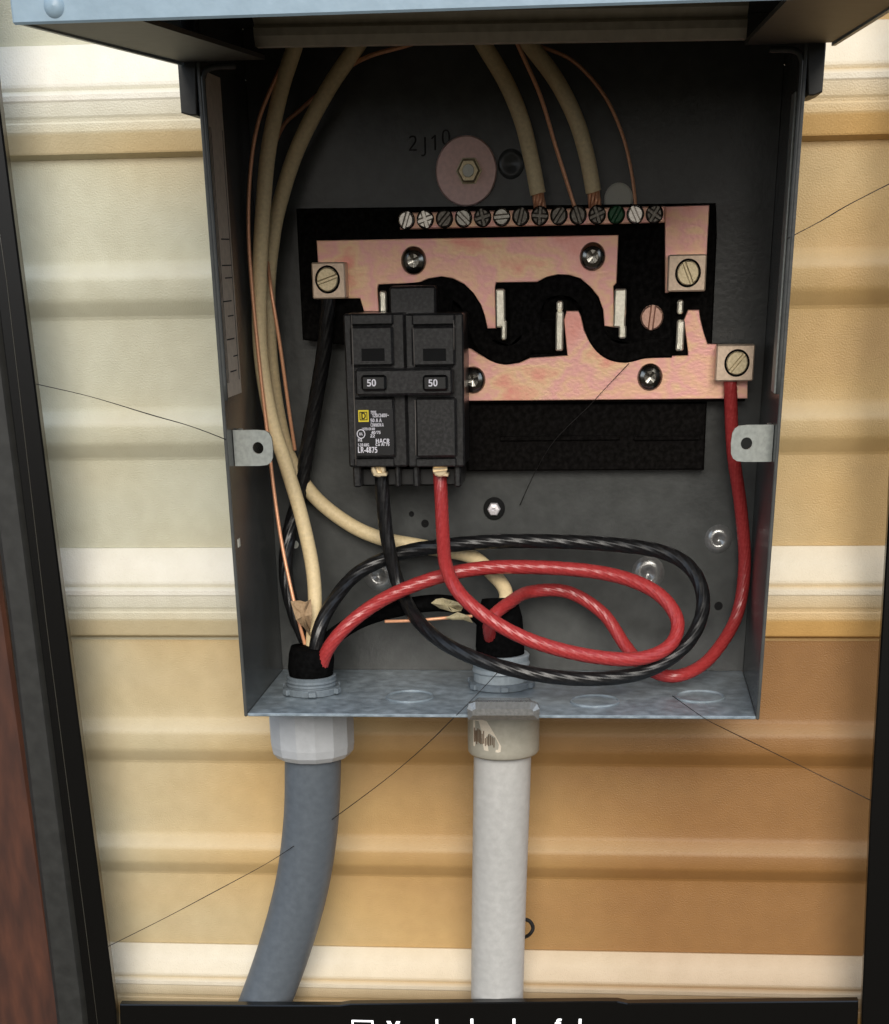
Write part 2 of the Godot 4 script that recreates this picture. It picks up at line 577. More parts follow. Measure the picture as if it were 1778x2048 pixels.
# ---------------------------------------------------------------- enclosure
func enclosure() -> void:
	var b := thing("electrical_box", "open grey steel electrical box with raised lid on the siding", "electrical box", Vector3(0, 0, ZB))
	var t := 0.0016
	var h := W / 2
	# the rear wall
	obj("back_panel", block(Vector3(-h, 0.0, ZB), Vector3(h, H + 0.022, ZB + t), 0.0002), M.shell, b)
	obj("side_wall", block(Vector3(-h - t, -t, ZB), Vector3(-h, H + 0.002, ZF), 0.0004), M.shell, b)
	for s in [-1.0, 1.0]:
		obj("side_wall_top", block(Vector3(minf(s * h, s * (h + t)), H + 0.002, ZB), Vector3(maxf(s * h, s * (h + t)), H + 0.022, 0.106), 0.0002), M.shell, b)
	obj("side_wall", block(Vector3(h, -t, ZB), Vector3(h + t, H + 0.002, ZF), 0.0004), M.shell, b)
	obj("floor_plate", block(Vector3(-h, -t, ZB), Vector3(h, 0.0, ZF - 0.0005), 0.0004), M.floor, b)
	obj("top_plate", block(Vector3(-h - t, H + 0.022, ZB), Vector3(h + t, H + 0.022 + t, 0.1085), 0.0004), M.shell, b)
	# folded lips down the front of both side walls
	for s in [-1.0, 1.0]:
		var y0 := spot(450, 800, 0.109).y
		var fl := obj("folded_lip", tube(curve([Vector3(s * (h - 0.0004), y0, 0.1105), Vector3(s * (h - 0.0004), y0 + 0.06, 0.1105), Vector3(s * (h - 0.0004), H - 0.012, 0.1105), Vector3(s * (h - 0.001), H - 0.004, 0.1105), Vector3(s * (h - 0.004), H - 0.001, 0.109), Vector3(s * (h - 0.013), H, 0.102)], 6), 0.0012, 8), M.shell, b)
		if s > 0:
			obj("flange", block(Vector3(h - 0.0022, y0, 0.092), Vector3(h - 0.0004, H - 0.015, 0.109), 0.0003), M.tabs, b)
	# wiring label stuck on the left side wall
	var ly0 := spot(455, 797, 0.11).y
	var ly1 := spot(405, 140, 0.11).y
	var lab := obj("wiring_label", block(Vector3(-h, ly0, 0.074), Vector3(-h + 0.0004, ly1, 0.108), 0.0), paint(Color(0.86, 0.8, 0.72), 0.7, 0.0, 0.1, 20.0), b)
	lab.set_meta("label", "brownish paper wiring label with ruled lines")
	var lst := start()
	var yy := ly0 + 0.01
	while yy < ly1 - 0.06:
		var z0 := 0.078 + rng.randf() * 0.006
		add_box(lst, Vector3(-h + 0.0004, yy, z0), Vector3(-h + 0.0006, yy + 0.0005, z0 + 0.008 + rng.randf() * 0.012), 0.0)
		yy += 0.004 + rng.randf() * 0.007
	for zz in [0.0775, 0.101, 0.1035]:
		add_box(lst, Vector3(-h + 0.0004, ly0 + 0.006, zz), Vector3(-h + 0.00055, ly1 - 0.02, zz + 0.0004), 0.0)
	obj("printed_lines", done(lst), M.mark, lab)
	# cover tabs with a screw hole: left and right
	for s in [-1.0, 1.0]:
		var z := 0.1
		var pts := []
		var hole := Vector2(516, 896) if s < 0 else Vector2(1493, 887)
		var c3 := spot(hole.x, hole.y, z)
		var c := Vector2(c3.x, c3.y)
		var r := 0.0078
		var csg := CSGPolygon3D.new()
		csg.name = "cover_tab"
		var out := PackedVector2Array()
		var edge: float = s * (h - 0.0003)
		out.append(Vector2(edge, c.y - r))
		for k in 9:
			var a := -PI / 2 + PI * k / 8.0
			var e := 0.62
			out.append(c + Vector2(-s * (absf(cos(a)) ** e) * r * 0.9, signf(sin(a)) * (absf(sin(a)) ** e) * r))
		out.append(Vector2(edge, c.y + r))
		csg.polygon = out
		csg.depth = 0.0016
		csg.material = M.tabs
		var cut := CSGCylinder3D.new()
		cut.name = "hole"
		cut.operation = CSGShape3D.OPERATION_SUBTRACTION
		cut.radius = 0.0026
		cut.height = 0.02
		cut.sides = 20
		cut.rotation.x = PI / 2
		cut.position = Vector3(c.x, c.y, 0)
		cut.material = M.tabs
		csg.add_child(cut)
		b.add_child(csg, true)
		csg.position = Vector3(0, 0, z - ZB)
		obj("tab_weld", block(Vector3(edge - s * 0.0022, c.y - r * 0.95, z - 0.014), Vector3(edge, c.y + r * 0.95, z - 0.0017), 0.0004), M.tabs, b)
	# rail across the top of the opening
	var rl := obj("top_rail", rail_mesh(), M.rail, b)
	# lid, swung up and out
	var lid := Node3D.new()
	lid.name = "lid"
	b.add_child(lid, true)
	lid.set_meta("label", "pale blue-grey lid swung up over the box")
	var zl := 0.335
	var yl := 0.2631
	var xl := -0.1331
	var xr := 0.1372
	var yh := 0.2709
	var lip := 0.03
	obj("lid_front_lip", block(Vector3(xl, yl, zl - t), Vector3(xr, yl + lip, zl), 0.0007), M.lid, lid)
	# lid sides, folded down to the height of the lip
	for s in [xl, xr - t]:
		var st := start()
		var A := [Vector3(s, yl + 0.0005, zl - t), Vector3(s, yl + lip, zl - t), Vector3(s, yh + lip, ZF + 0.001), Vector3(s, yh, ZF + 0.001)]
		var c: Vector3 = (A[0] + A[2]) * 0.5 + Vector3(t / 2, 0, 0)
		var Bq := []
		for v in A: Bq.append(v + Vector3(t, 0, 0))
		for q in [A, Bq]:
			tri(st, q[0], q[1], q[2], c); tri(st, q[0], q[2], q[3], c)
		for i in 4:
			var j := (i + 1) % 4
			tri(st, A[i], A[j], Bq[j], c); tri(st, A[i], Bq[j], Bq[i], c)
		obj("lid_side", done(st), M.lid, lid)
	var st2 := start()
	var yt := lip - t
	var P := [Vector3(xl + t, yl + yt, zl - t), Vector3(xr - t, yl + yt, zl - t), Vector3(xr - t, yh + yt, ZF - 0.004), Vector3(xl + t, yh + yt, ZF - 0.004)]
	var Q := []
	for v in P: Q.append(v + Vector3(0, t * 0.9, 0))
	var pc: Vector3 = (P[0] + Q[2]) * 0.5
	for q in [P, Q]:
		tri(st2, q[0], q[1], q[2], pc); tri(st2, q[0], q[2], q[3], pc)
	for i in 4:
		var j := (i + 1) % 4
		tri(st2, P[i], P[j], Q[j], pc); tri(st2, P[i], Q[j], Q[i], pc)
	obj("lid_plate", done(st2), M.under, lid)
	# return flanges under the lid along its sides: what is seen from below
	for s in [-1.0, 1.0]:
		var xo := xl + t if s < 0 else xr - t
		var st3 := start()
		var xi: float = xo - s * 0.035
		var U := [Vector3(xo, yl + 0.001, zl - t), Vector3(xi, yl + 0.001, zl - t), Vector3(xi, yh + 0.001, ZF + 0.003), Vector3(xo, yh + 0.001, ZF + 0.003)]
		var V := []
		for v in U: V.append(v + Vector3(0, t, 0))
		var uc: Vector3 = (U[0] + V[2]) * 0.5
		for q in [U, V]:
			tri(st3, q[0], q[1], q[2], uc); tri(st3, q[0], q[2], q[3], uc)
		for i in 4:
			var j := (i + 1) % 4
			tri(st3, U[i], U[j], V[j], uc); tri(st3, U[i], V[j], V[i], uc)
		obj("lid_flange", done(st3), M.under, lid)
	obj("lid_hinge_rim", block(Vector3(xl + t, H + 0.0225 + t, 0.1055), Vector3(xr - t, yh + yt - 0.0002, 0.1075), 0.0003), M.lid, lid)
	# hinge ears that hang beside the box
	var le := flat([350, 20, 355, 128, 362, 226, 380, 231, 394, 231, 392, 128, 388, 20], ZF)
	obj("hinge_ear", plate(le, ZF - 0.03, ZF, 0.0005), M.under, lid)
	var re := flat([1656, -5, 1652, 95, 1645, 184, 1628, 191, 1616, 191, 1614, 95, 1616, -5], ZF)
	obj("hinge_ear", plate(re, ZF - 0.03, ZF, 0.0005), M.under, lid)
	for p in [[400, 97], [1622, 57]]:
		var c := spot(p[0], p[1], 0.15)
		obj("hinge_pin", tube(PackedVector3Array([c + Vector3(-0.006, 0, 0), c + Vector3(0.006, 0.0008, 0)]), 0.0012, 10), M.tabs, lid)
	# a dent and its highlight, built as a raised rivet at the left of the lip
	var rv := spot(108, 12, zl)
	obj("dent_bump", lathe(rv, Vector3.BACK, [Vector2(0.0032, 0.0), Vector2(0.0026, 0.0008), Vector2(0.0014, 0.0013), Vector2(0.00005, 0.0015)], 20, true), M.lid, lid)
	# round knockouts pressed into the floor
	for p in [[820, 1394, 0.0125], [1190, 1403, 0.0125], [1400, 1394, 0.0125]]:
		var c := on_floor(p[0], p[1])
		obj("knockout", lathe(c, Vector3.UP, [Vector2(p[2], 0.0), Vector2(p[2], 0.0007), Vector2(p[2] * 0.94, 0.0009), Vector2(p[2] * 0.9, 0.0001), Vector2(0.0001, 0.0001)], 40), M.floor, b)
	# bolt with its big washer, and other bits of the rear wall
	var zw := ZB + t
	var wc := spot(932, 342, zw + 0.003)
	var wa := obj("washer", lathe(Vector3(wc.x, wc.y, zw + 0.001), Vector3.BACK, [Vector2(0.0142, 0.0), Vector2(0.0146, 0.001), Vector2(0.014, 0.0016), Vector2(0.0001, 0.0017)], 48), M.washer, b)
	wa.set_meta("label", "large pinkish zinc washer above the terminal strip")
	obj("bolt_head", lathe(Vector3(wc.x + 0.0014, wc.y, zw + 0.0026), Vector3.BACK, [Vector2(0.0062, 0.0), Vector2(0.0062, 0.0006), Vector2(0.0054, 0.0007), Vector2(0.0054, 0.0036), Vector2(0.0046, 0.0044), Vector2(0.0001, 0.0044)], 6), M.lug_screw, wa)
	obj("bolt_tip", lathe(Vector3(wc.x + 0.0014, wc.y, zw + 0.007), Vector3.BACK, [Vector2(0.0028, 0.0), Vector2(0.0026, 0.0012), Vector2(0.0001, 0.0014)], 18), M.pale, wa)
	var hc := spot(1237, 398, zw)
	obj("round_boss", lathe(Vector3(hc.x, hc.y, zw), Vector3.BACK, [Vector2(0.0068, -0.0005), Vector2(0.0068, 0.0012), Vector2(0.006, 0.0018), Vector2(0.0001, 0.0018)], 30), M.pale, b)
	var dc := spot(1022, 328, zw)
	obj("dimple", lathe(Vector3(dc.x, dc.y, zw), Vector3.BACK, [Vector2(0.0068, -0.0005), Vector2(0.0055, 0.0009), Vector2(0.004, 0.0011), Vector2(0.0024, 0.0003), Vector2(0.0001, 0.0001)], 26, true), M.shell, b)
	for p in [[1437, 1078, 0.0075], [1296, 1146, 0.009], [758, 1150, 0.0085]]:
		var c := spot(p[0], p[1], zw)
		obj("dimple", lathe(Vector3(c.x, c.y, zw), Vector3.BACK, [Vector2(p[2], -0.0005), Vector2(p[2] * 0.8, 0.0016), Vector2(p[2] * 0.55, 0.0028), Vector2(p[2] * 0.35, 0.0026), Vector2(p[2] * 0.2, 0.001), Vector2(0.0001, 0.0008)], 30, true), M.hasp, b)
	for p in [[1437, 1212, 0.0022, M.bore], [823, 1028, 0.0014, M.bore], [590, 1089, 0.002, M.pale], [850, 1047, 0.002, M.bore]]:
		var c := spot(p[0], p[1], zw)
		obj("hole_or_highlight", lathe(Vector3(c.x, c.y, zw), Vector3.BACK, [Vector2(p[2], -0.0005), Vector2(p[2], 0.0002), Vector2(0.0001, 0.0002)], 16), p[3], b)
	var sc := spot(988, 1018, zw + 0.002)
	var sw := obj("wall_screw", lathe(Vector3(sc.x, sc.y, zw), Vector3.BACK, [Vector2(0.0056, -0.0005), Vector2(0.0056, 0.0008), Vector2(0.0045, 0.0014), Vector2(0.0001, 0.0014)], 28), M.bore, b)
	obj("screw_head", lathe(Vector3(sc.x, sc.y, zw + 0.0014), Vector3.BACK, [Vector2(0.0034, 0.0), Vector2(0.0034, 0.002), Vector2(0.0028, 0.003), Vector2(0.0012, 0.0032), Vector2(0.0001, 0.0026)], 6), M.bright, sw)
	# number stamped in the steel
	for d in [["2", 826, 287], ["J", 850, 290], ["1", 869, 286], ["0", 892, 275]]:
		var c := spot(d[1], d[2], zw + 0.0001)
		lettering("stamped_number", d[0], c, 0.0062, M.mark, b)
	# small pale patch on the left wall, a painted bracket highlight
	var nw := spot(480, 1089, 0.108)
	obj("hole_or_highlight", block(Vector3(-h - 0.0002, nw.y - 0.0018, 0.1005), Vector3(-h + 0.0002, nw.y + 0.0018, 0.105), 0.0), M.pale, b)
	# hasp, a rounded steel tongue over the front edge of the floor
	var ha := flat([934, 1418, 938, 1408, 950, 1404, 1062, 1404, 1074, 1408, 1079, 1418, 1078, 1440, 936, 1440], 0.116)
	obj("hasp", plate(ha, 0.1122, 0.1185, 0.0028), M.hasp, b)
	var hb := on_floor(1006, 1412)
	obj("hasp_tongue", block(Vector3(hb.x - 0.014, 0.0002, 0.088), Vector3(hb.x + 0.014, 0.003, 0.1124), 0.0012), M.hasp, b)

func on_floor(px: float, py: float, y := 0.0) -> Vector3:
	var d := look * Vector3((px - MIDDLE.x) / FOCAL, -(py - MIDDLE.y) / FOCAL, -1.0)
	return EYE + d * ((y - EYE.y) / d.y)

func rail_mesh() -> ArrayMesh:
	var st := start()
	var a := spot(512, 94, 0.118)
	var b := spot(1492, 78, 0.118)
	var rows := [[0.0, 0.118], [0.0, 0.1195], [0.0035, 0.1215], [0.0062, 0.1215], [0.0075, 0.119], [0.0105, 0.1235], [0.0128, 0.1235], [0.013, 0.113], [0.0, 0.113]]
	var n := rows.size()
	var segs := 24
	for i in n:
		var p = rows[i]
		var q = rows[(i + 1) % n]
		for k in segs:
			var A: Vector3 = a.lerp(b, float(k) / segs)
			var B: Vector3 = a.lerp(b, float(k + 1) / segs)
			var v := [Vector3(A.x, A.y + p[0], p[1]), Vector3(B.x, B.y + p[0], p[1]), Vector3(B.x, B.y + q[0], q[1]), Vector3(A.x, A.y + q[0], q[1])]
			var ins := (A + B) * 0.5 + Vector3(0, 0.0065, -0.118 + 0.1165)
			tri(st, v[0], v[1], v[2], ins); tri(st, v[0], v[2], v[3], ins)
	for e in [a, b]:
		for i in n - 1:
			tri(st, e + Vector3(0, 0.0065, -0.0015), Vector3(e.x, e.y + rows[i][0], rows[i][1]), Vector3(e.x, e.y + rows[i + 1][0], rows[i + 1][1]), (a + b) * 0.5)
	return done(st)

# ---------------------------------------------------------------- bus assembly
func bus() -> void:
	var z1 := 0.030
	var z2 := 0.0325
	var b := thing("busbar_assembly", "black plastic base with pinkish zinc bus plates and terminal strip", "busbar", Vector3(0, 0.08, ZB))
	obj("insulating_base", plate(flat([592, 417, 1432, 406, 1434, 470, 1424, 690, 1500, 690, 1490, 803, 935, 806, 700, 812, 690, 690, 605, 680], z1), ZB + 0.002, z1, 0.0008), M.base, b)
	obj("lower_base", plate(flat([930, 804, 1414, 804, 1408, 940, 934, 943], 0.024), ZB + 0.002, 0.024, 0.0008), M.base_low, b)
	for p in [[1000, 872, 1240, 880], [1268, 872, 1400, 880]]:
		var a := spot(p[0], p[1], 0.025)
		var c := spot(p[2], p[3], 0.025)
		obj("base_rib", block(Vector3(a.x, c.y, 0.0238), Vector3(c.x, a.y, 0.0256), 0.0004), M.base_low, b)
	# S-shaped barrier standing between the plates
	var sp := route([770, 592, 0.0325, 815, 588, 0.0325, 850, 584, 0.0325, 883, 577, 0.0325, 910, 583, 0.0325, 932, 600, 0.0325, 945, 625, 0.0325, 953, 655, 0.0325, 968, 685, 0.0325, 990, 703, 0.0325, 1015, 708, 0.0325, 1040, 700, 0.0325, 1057, 680, 0.0325, 1064, 650, 0.0325, 1066, 620, 0.0325, 1074, 598, 0.0325, 1088, 582, 0.0325, 1110, 574, 0.0325, 1138, 575, 0.0325, 1160, 586, 0.0325, 1176, 607, 0.0325, 1184, 632, 0.0325, 1191, 662, 0.0325, 1206, 687, 0.0325, 1228, 701, 0.0325, 1255, 704, 0.0325, 1290, 696, 0.0325, 1345, 694, 0.0325], 4)
	var wall_l := PackedVector2Array()
	var wall_r := PackedVector2Array()
	for i in sp.size():
		var t3 := (sp[min(i + 1, sp.size() - 1)] - sp[max(i - 1, 0)]).normalized()
		var n2 := Vector2(-t3.y, t3.x) * 0.0046
		wall_l.append(Vector2(sp[i].x, sp[i].y) + n2)
		wall_r.append(Vector2(sp[i].x, sp[i].y) - n2)
	wall_r.reverse()
	wall_l.append_array(wall_r)
	obj("barrier", plate(wall_l, z1 - 0.001, 0.0338, 0.0009), M.base, b)
	var rise := spot(1305, 580, 0.033)
	obj("barrier_post", plate(flat([1242, 476, 1328, 474, 1328, 585, 1345, 600, 1345, 690, 1258, 690, 1256, 580, 1240, 566], 0.0335), z1 - 0.001, 0.0335, 0.0012), M.base, b)
	obj("barrier_post", plate(flat([780, 576, 880, 572, 905, 600, 900, 640, 780, 640], 0.036), z1 - 0.001, 0.036, 0.0015), M.base, b)
	obj("barrier_post", plate(flat([1014, 570, 1070, 570, 1070, 640, 1108, 640, 1108, 706, 1016, 706], 0.0335), z1 - 0.001, 0.0335, 0.0012), M.base, b)
	# bus plates
	var up := obj("bus_plate", plate(flat([633, 481, 1237, 470, 1233, 566, 1227, 572, 1229, 655, 1209, 652, 1206, 619, 1197, 594, 1181, 574, 1161, 557, 1138, 550, 1116, 549, 1093, 554, 1074, 564, 992, 565, 990, 575, 992, 657, 975, 657, 970, 633, 962, 610, 948, 588, 928, 568, 906, 557, 883, 553, 858, 557, 836, 566, 757, 569, 755, 578, 758, 623, 728, 623, 720, 597, 640, 597], z2), z1 + 0.0002, z2, 0.0003), M.zinc, b)
	up.set_meta("label", "upper pinkish zinc bus plate with scalloped lower edge")
	var lo := obj("bus_plate", plate(flat([1495, 797, 1497, 690, 1415, 688, 1407, 664, 1401, 640, 1398, 620, 1376, 620, 1368, 640, 1376, 703, 1376, 711, 1296, 713, 1275, 720, 1250, 725, 1225, 721, 1200, 707, 1180, 685, 1168, 660, 1162, 633, 1157, 622, 1133, 622, 1128, 640, 1134, 703, 1135, 711, 1060, 716, 1038, 726, 1010, 729, 982, 720, 959, 709, 942, 698, 915, 690, 915, 802], z2), z1 + 0.0002, z2, 0.0003), M.zinc, b)
	lo.set_meta("label", "lower pinkish zinc bus plate with scalloped upper edge")
	# bright stabs bent up out of the plates
	for p in [[758, 582, 774, 625], [991, 578, 1010, 655], [1002, 640, 1013, 680], [1112, 622, 1126, 702], [1113, 602, 1126, 622], [1229, 578, 1251, 655], [1238, 650, 1252, 677], [1354, 640, 1367, 702], [1355, 600, 1366, 628]]:
		var zt := 0.0365
		var a := spot(p[0], p[1], zt)
		var c := spot(p[2], p[3], zt)
		obj("stab", block(Vector3(a.x, c.y, z1), Vector3(c.x, a.y, zt), 0.0007, Basis(Vector3.BACK, rng.randf_range(-0.02, 0.02))), M.stab, b)
	# pan-head screws
	for p in [[827, 521, 0.3], [1185, 513, 0.7], [1300, 754, 0.9], [946, 760, 0.2]]:
		var c := spot(p[0], p[1], z2 + 0.001)
		obj("pan_screw", pan_head(Vector3(c.x, c.y, z2), 0.0061, 0.0036, p[2]), M.steel, b)
	var bs := spot(1304, 635, 0.035)
	obj("slotted_screw", slotted(Vector3(bs.x, bs.y, 0.0336), 0.0054, 0.0022, 0.0007, PI / 2 - 0.1), M.brass, b)
	# square lugs
	for p in [[657, 561, 70, 72, 0.3, 655, 559], [1374, 546, 73, 73, 2.0, 1376, 546], [1470, 726, 72, 72, 0.85, 1474, 726]]:
		var zl := 0.0425
		var a := spot(p[0] - p[2] / 2.0, p[1] - p[3] / 2.0, zl)
		var c := spot(p[0] + p[2] / 2.0, p[1] + p[3] / 2.0, zl)
		var lg := obj("lug", block(Vector3(a.x, c.y, z2 - 0.0006), Vector3(c.x, a.y, zl), 0.0006), M.lug, b)
		var sc := spot(p[5], p[6], zl)
		obj("lug_bore", lathe(Vector3(sc.x, sc.y, zl), Vector3.BACK, [Vector2(0.0061, -0.001), Vector2(0.0060, 0.0002), Vector2(0.0001, 0.0002)], 28), M.base_low, lg)
		obj("lug_screw", slotted(Vector3(sc.x, sc.y, zl), 0.0051, 0.0013, 0.00055, p[4]), M.lug_screw, lg)
	# terminal strip and its end plate
	obj("end_plate", plate(flat([1330, 413, 1419, 410, 1413, 520, 1336, 586, 1330, 586], z2), z1 + 0.0002, z2, 0.0003), M.zinc, b)
	var zn := 0.040
	var bar := obj("terminal_bar", plate(flat([800, 426, 1330, 412, 1330, 445, 800, 459], zn), z1 - 0.001, zn, 0.0005), M.zinc, b)
	for i in 14:
		var f := i / 13.0
		var px := lerpf(812, 1309, f)
		var py := lerpf(440, 428, f) - sin(f * PI) * 2.0
		var c := spot(px, py, zn + 0.001)
		obj("bar_screw_recess", lathe(Vector3(c.x, c.y, zn - 0.0004), Vector3.BACK, [Vector2(0.0041, 0.0), Vector2(0.0041, 0.0006), Vector2(0.0038, 0.0006), Vector2(0.0038, 0.0005), Vector2(0.0001, 0.0006)], 22), M.base_low, bar)
		var s := obj("bar_screw", slotted(Vector3(c.x, c.y, zn + 0.0002), 0.0036, 0.0019, 0.0006, rng.randf() * PI, i % 3 == 1), M.green if i == 11 else [M.steel, M.bright_steel, M.dull][rng.randi() % 3], bar)
		s.rotation = Vector3.ZERO
		if i == 11: s.set_meta("label", "green ground screw")

# ---------------------------------------------------------------- breaker
func breaker() -> void:
	var zb := 0.031
	var zf := 0.066
	var o := spot(815, 800, zb)
	var b := thing("circuit_breaker", "black two-pole breaker with tied handles marked 50", "circuit breaker", o)
	var z := zf
	var box := func(called: String, x0: float, y0: float, x1: float, y1: float, za: float, zc: float, m: Material, bev := 0.0008, par: Node = null):
		var a := spot(x0, (y0 + y1) * 0.5, zc)
		var c := spot(x1, (y0 + y1) * 0.5, zc)
		var t := spot((x0 + x1) * 0.5, y0, zc)
		var d := spot((x0 + x1) * 0.5, y1, zc)
		return obj(called, block(Vector3(a.x, d.y, za), Vector3(c.x, t.y, zc), bev), m, par if par else b)
	# two bodies side by side
	box.call("pole_body", 692, 627, 812, 934, zb, z - 0.004, M.breaker)
	box.call("pole_body", 812.6, 627, 928, 934, zb, z - 0.004, M.breaker)
	# skirts round the terminals
	for x in [[706, 722], [790, 800], [826, 838], [908, 922]]:
		box.call("terminal_skirt", x[0], 930, x[1], 975, zb, z - 0.008, M.breaker)
	box.call("terminal_floor", 706, 935, 922, 972, zb, zb + 0.018, M.breaker_dark)
	box.call("bus_clip", 778, 572, 872, 640, 0.034, 0.048, M.breaker, 0.001)
	# raised faces above and below the handles
	for x in [[700, 786], [823, 910]]:
		var f = box.call("upper_face", x[0], 652, x[1], 733, z - 0.0045, z, M.breaker, 0.001)
		box.call("test_window", x[0] + 23, 697, x[0] + 69, 722, z - 0.001, z + 0.00025, M.bore, 0.0001, f)
		box.call("upper_step", x[0], 627, x[1], 651, z - 0.005, z - 0.0018, M.breaker, 0.0008)
		box.call("lower_face", x[0] + 8, 795, x[1] + 3, 915, z - 0.0045, z, M.breaker, 0.001)
		box.call("terminal_face", x[0] + 8, 916, x[1] + 3, 934, z - 0.0045, z - 0.003, M.breaker, 0.0006)
		var sc := spot(x[0] + 57, 938, z - 0.008)
		obj("terminal_screw", slotted(Vector3(sc.x, sc.y, z - 0.0085), 0.0036, 0.0022, 0.0007, 1.3 + x[0] * 0.01), M.cream_screw, b)
		var cl := spot(x[0] + 60, 949, z - 0.0065)
		obj("terminal_clamp", block(cl + Vector3(-0.0034, -0.0008, -0.006), cl + Vector3(0.0034, 0.0008, 0.0), 0.0003, Basis(Vector3.BACK, rng.randf_range(-0.2, 0.1))), M.cream_screw, b)
	# handle tie and the two handles in it
	var tie = box.call("handle_tie", 710, 737, 905, 791, z - 0.002, z + 0.006, M.breaker, 0.001)
	for x in [722, 845]:
		var hd = box.call("handle", x, 750, x + 50, 782, z + 0.004, z + 0.0085, M.breaker_dark, 0.001)
		var tc := spot(x + 21, 766, z + 0.0086)
		lettering("rating_number", "50", tc, 0.003, M.print, hd, true)
	# worn edges
	for p in [[703, 630, 712, 930], [826, 655, 829, 733], [907, 640, 908, 700], [830, 800, 832, 910]]:
		var a := spot(p[0], p[1], z + 0.0001)
		var c := spot(p[2], p[3], z + 0.0001)
		obj("worn_edge", tube(PackedVector3Array([a, a.lerp(c, 0.3) + Vector3(0.0001, 0, 0), a.lerp(c, 0.7), c]), 0.00028, 5), M.scuff, b)
	# printed label on the left pole
	var lb = box.call("rating_label", 711, 818, 787, 909, z - 0.0005, z + 0.0002, M.sticker, 0.0)
	var zt := z + 0.00035
	var la := spot(727, 832, zt)
	obj("logo_square", block(la + Vector3(-0.0025, -0.0026, -0.0003), la + Vector3(0.0025, 0.0026, 0.0001), 0.0), M.yellow, lb)
	var ring := start()
	for q in [[-0.0019, -0.0019, 0.0019, -0.0015], [-0.0019, 0.0015, 0.0019, 0.0019], [-0.0019, -0.0015, -0.0015, 0.0015], [0.0015, -0.0015, 0.0019, 0.0015]]:
		add_box(ring, la + Vector3(q[0], q[1], 0), la + Vector3(q[2], q[3], 0.0002), 0.0)
	obj("logo_ring", done(ring), M.mark, lb)
	lettering("logo_letter", "D", la + Vector3(0, 0, 0.0002), 0.0028, M.mark, lb, true)
	for d in [["TYPE", 747, 825, 12, 0.0014], ["120/240V~", 761, 831, 36, 0.0016], ["50 A A", 752, 841, 24, 0.0016], ["COMMON A", 754, 850, 28, 0.0015], ["LISTED CIR BKR", 737, 858, 28, 0.0011], ["40/75", 752, 865, 20, 0.0013], ["22", 745, 872, 10, 0.0013], ["UL", 722, 868, 8, 0.0012], ["HI", 720, 880, 9, 0.0014], ["1-2/0 AWG", 727, 890, 24, 0.0014], ["HACR", 765, 882, 30, 0.0019], ["Cu Al 75", 765, 889, 30, 0.0013], ["LR-4875", 735, 900, 42, 0.0026]]:
		var c := spot(d[1], d[2], zt)
		lettering("label_print", d[0], c, d[4], M.print, lb, true, d[3] / 4450.0)
	var cc := spot(722, 868, zt)
	obj("approval_ring", lathe(cc, Vector3.BACK, [Vector2(0.0021, -0.0003), Vector2(0.0021, 0.0001), Vector2(0.0017, 0.0001), Vector2(0.0017, -0.0003)], 22), M.print, lb)

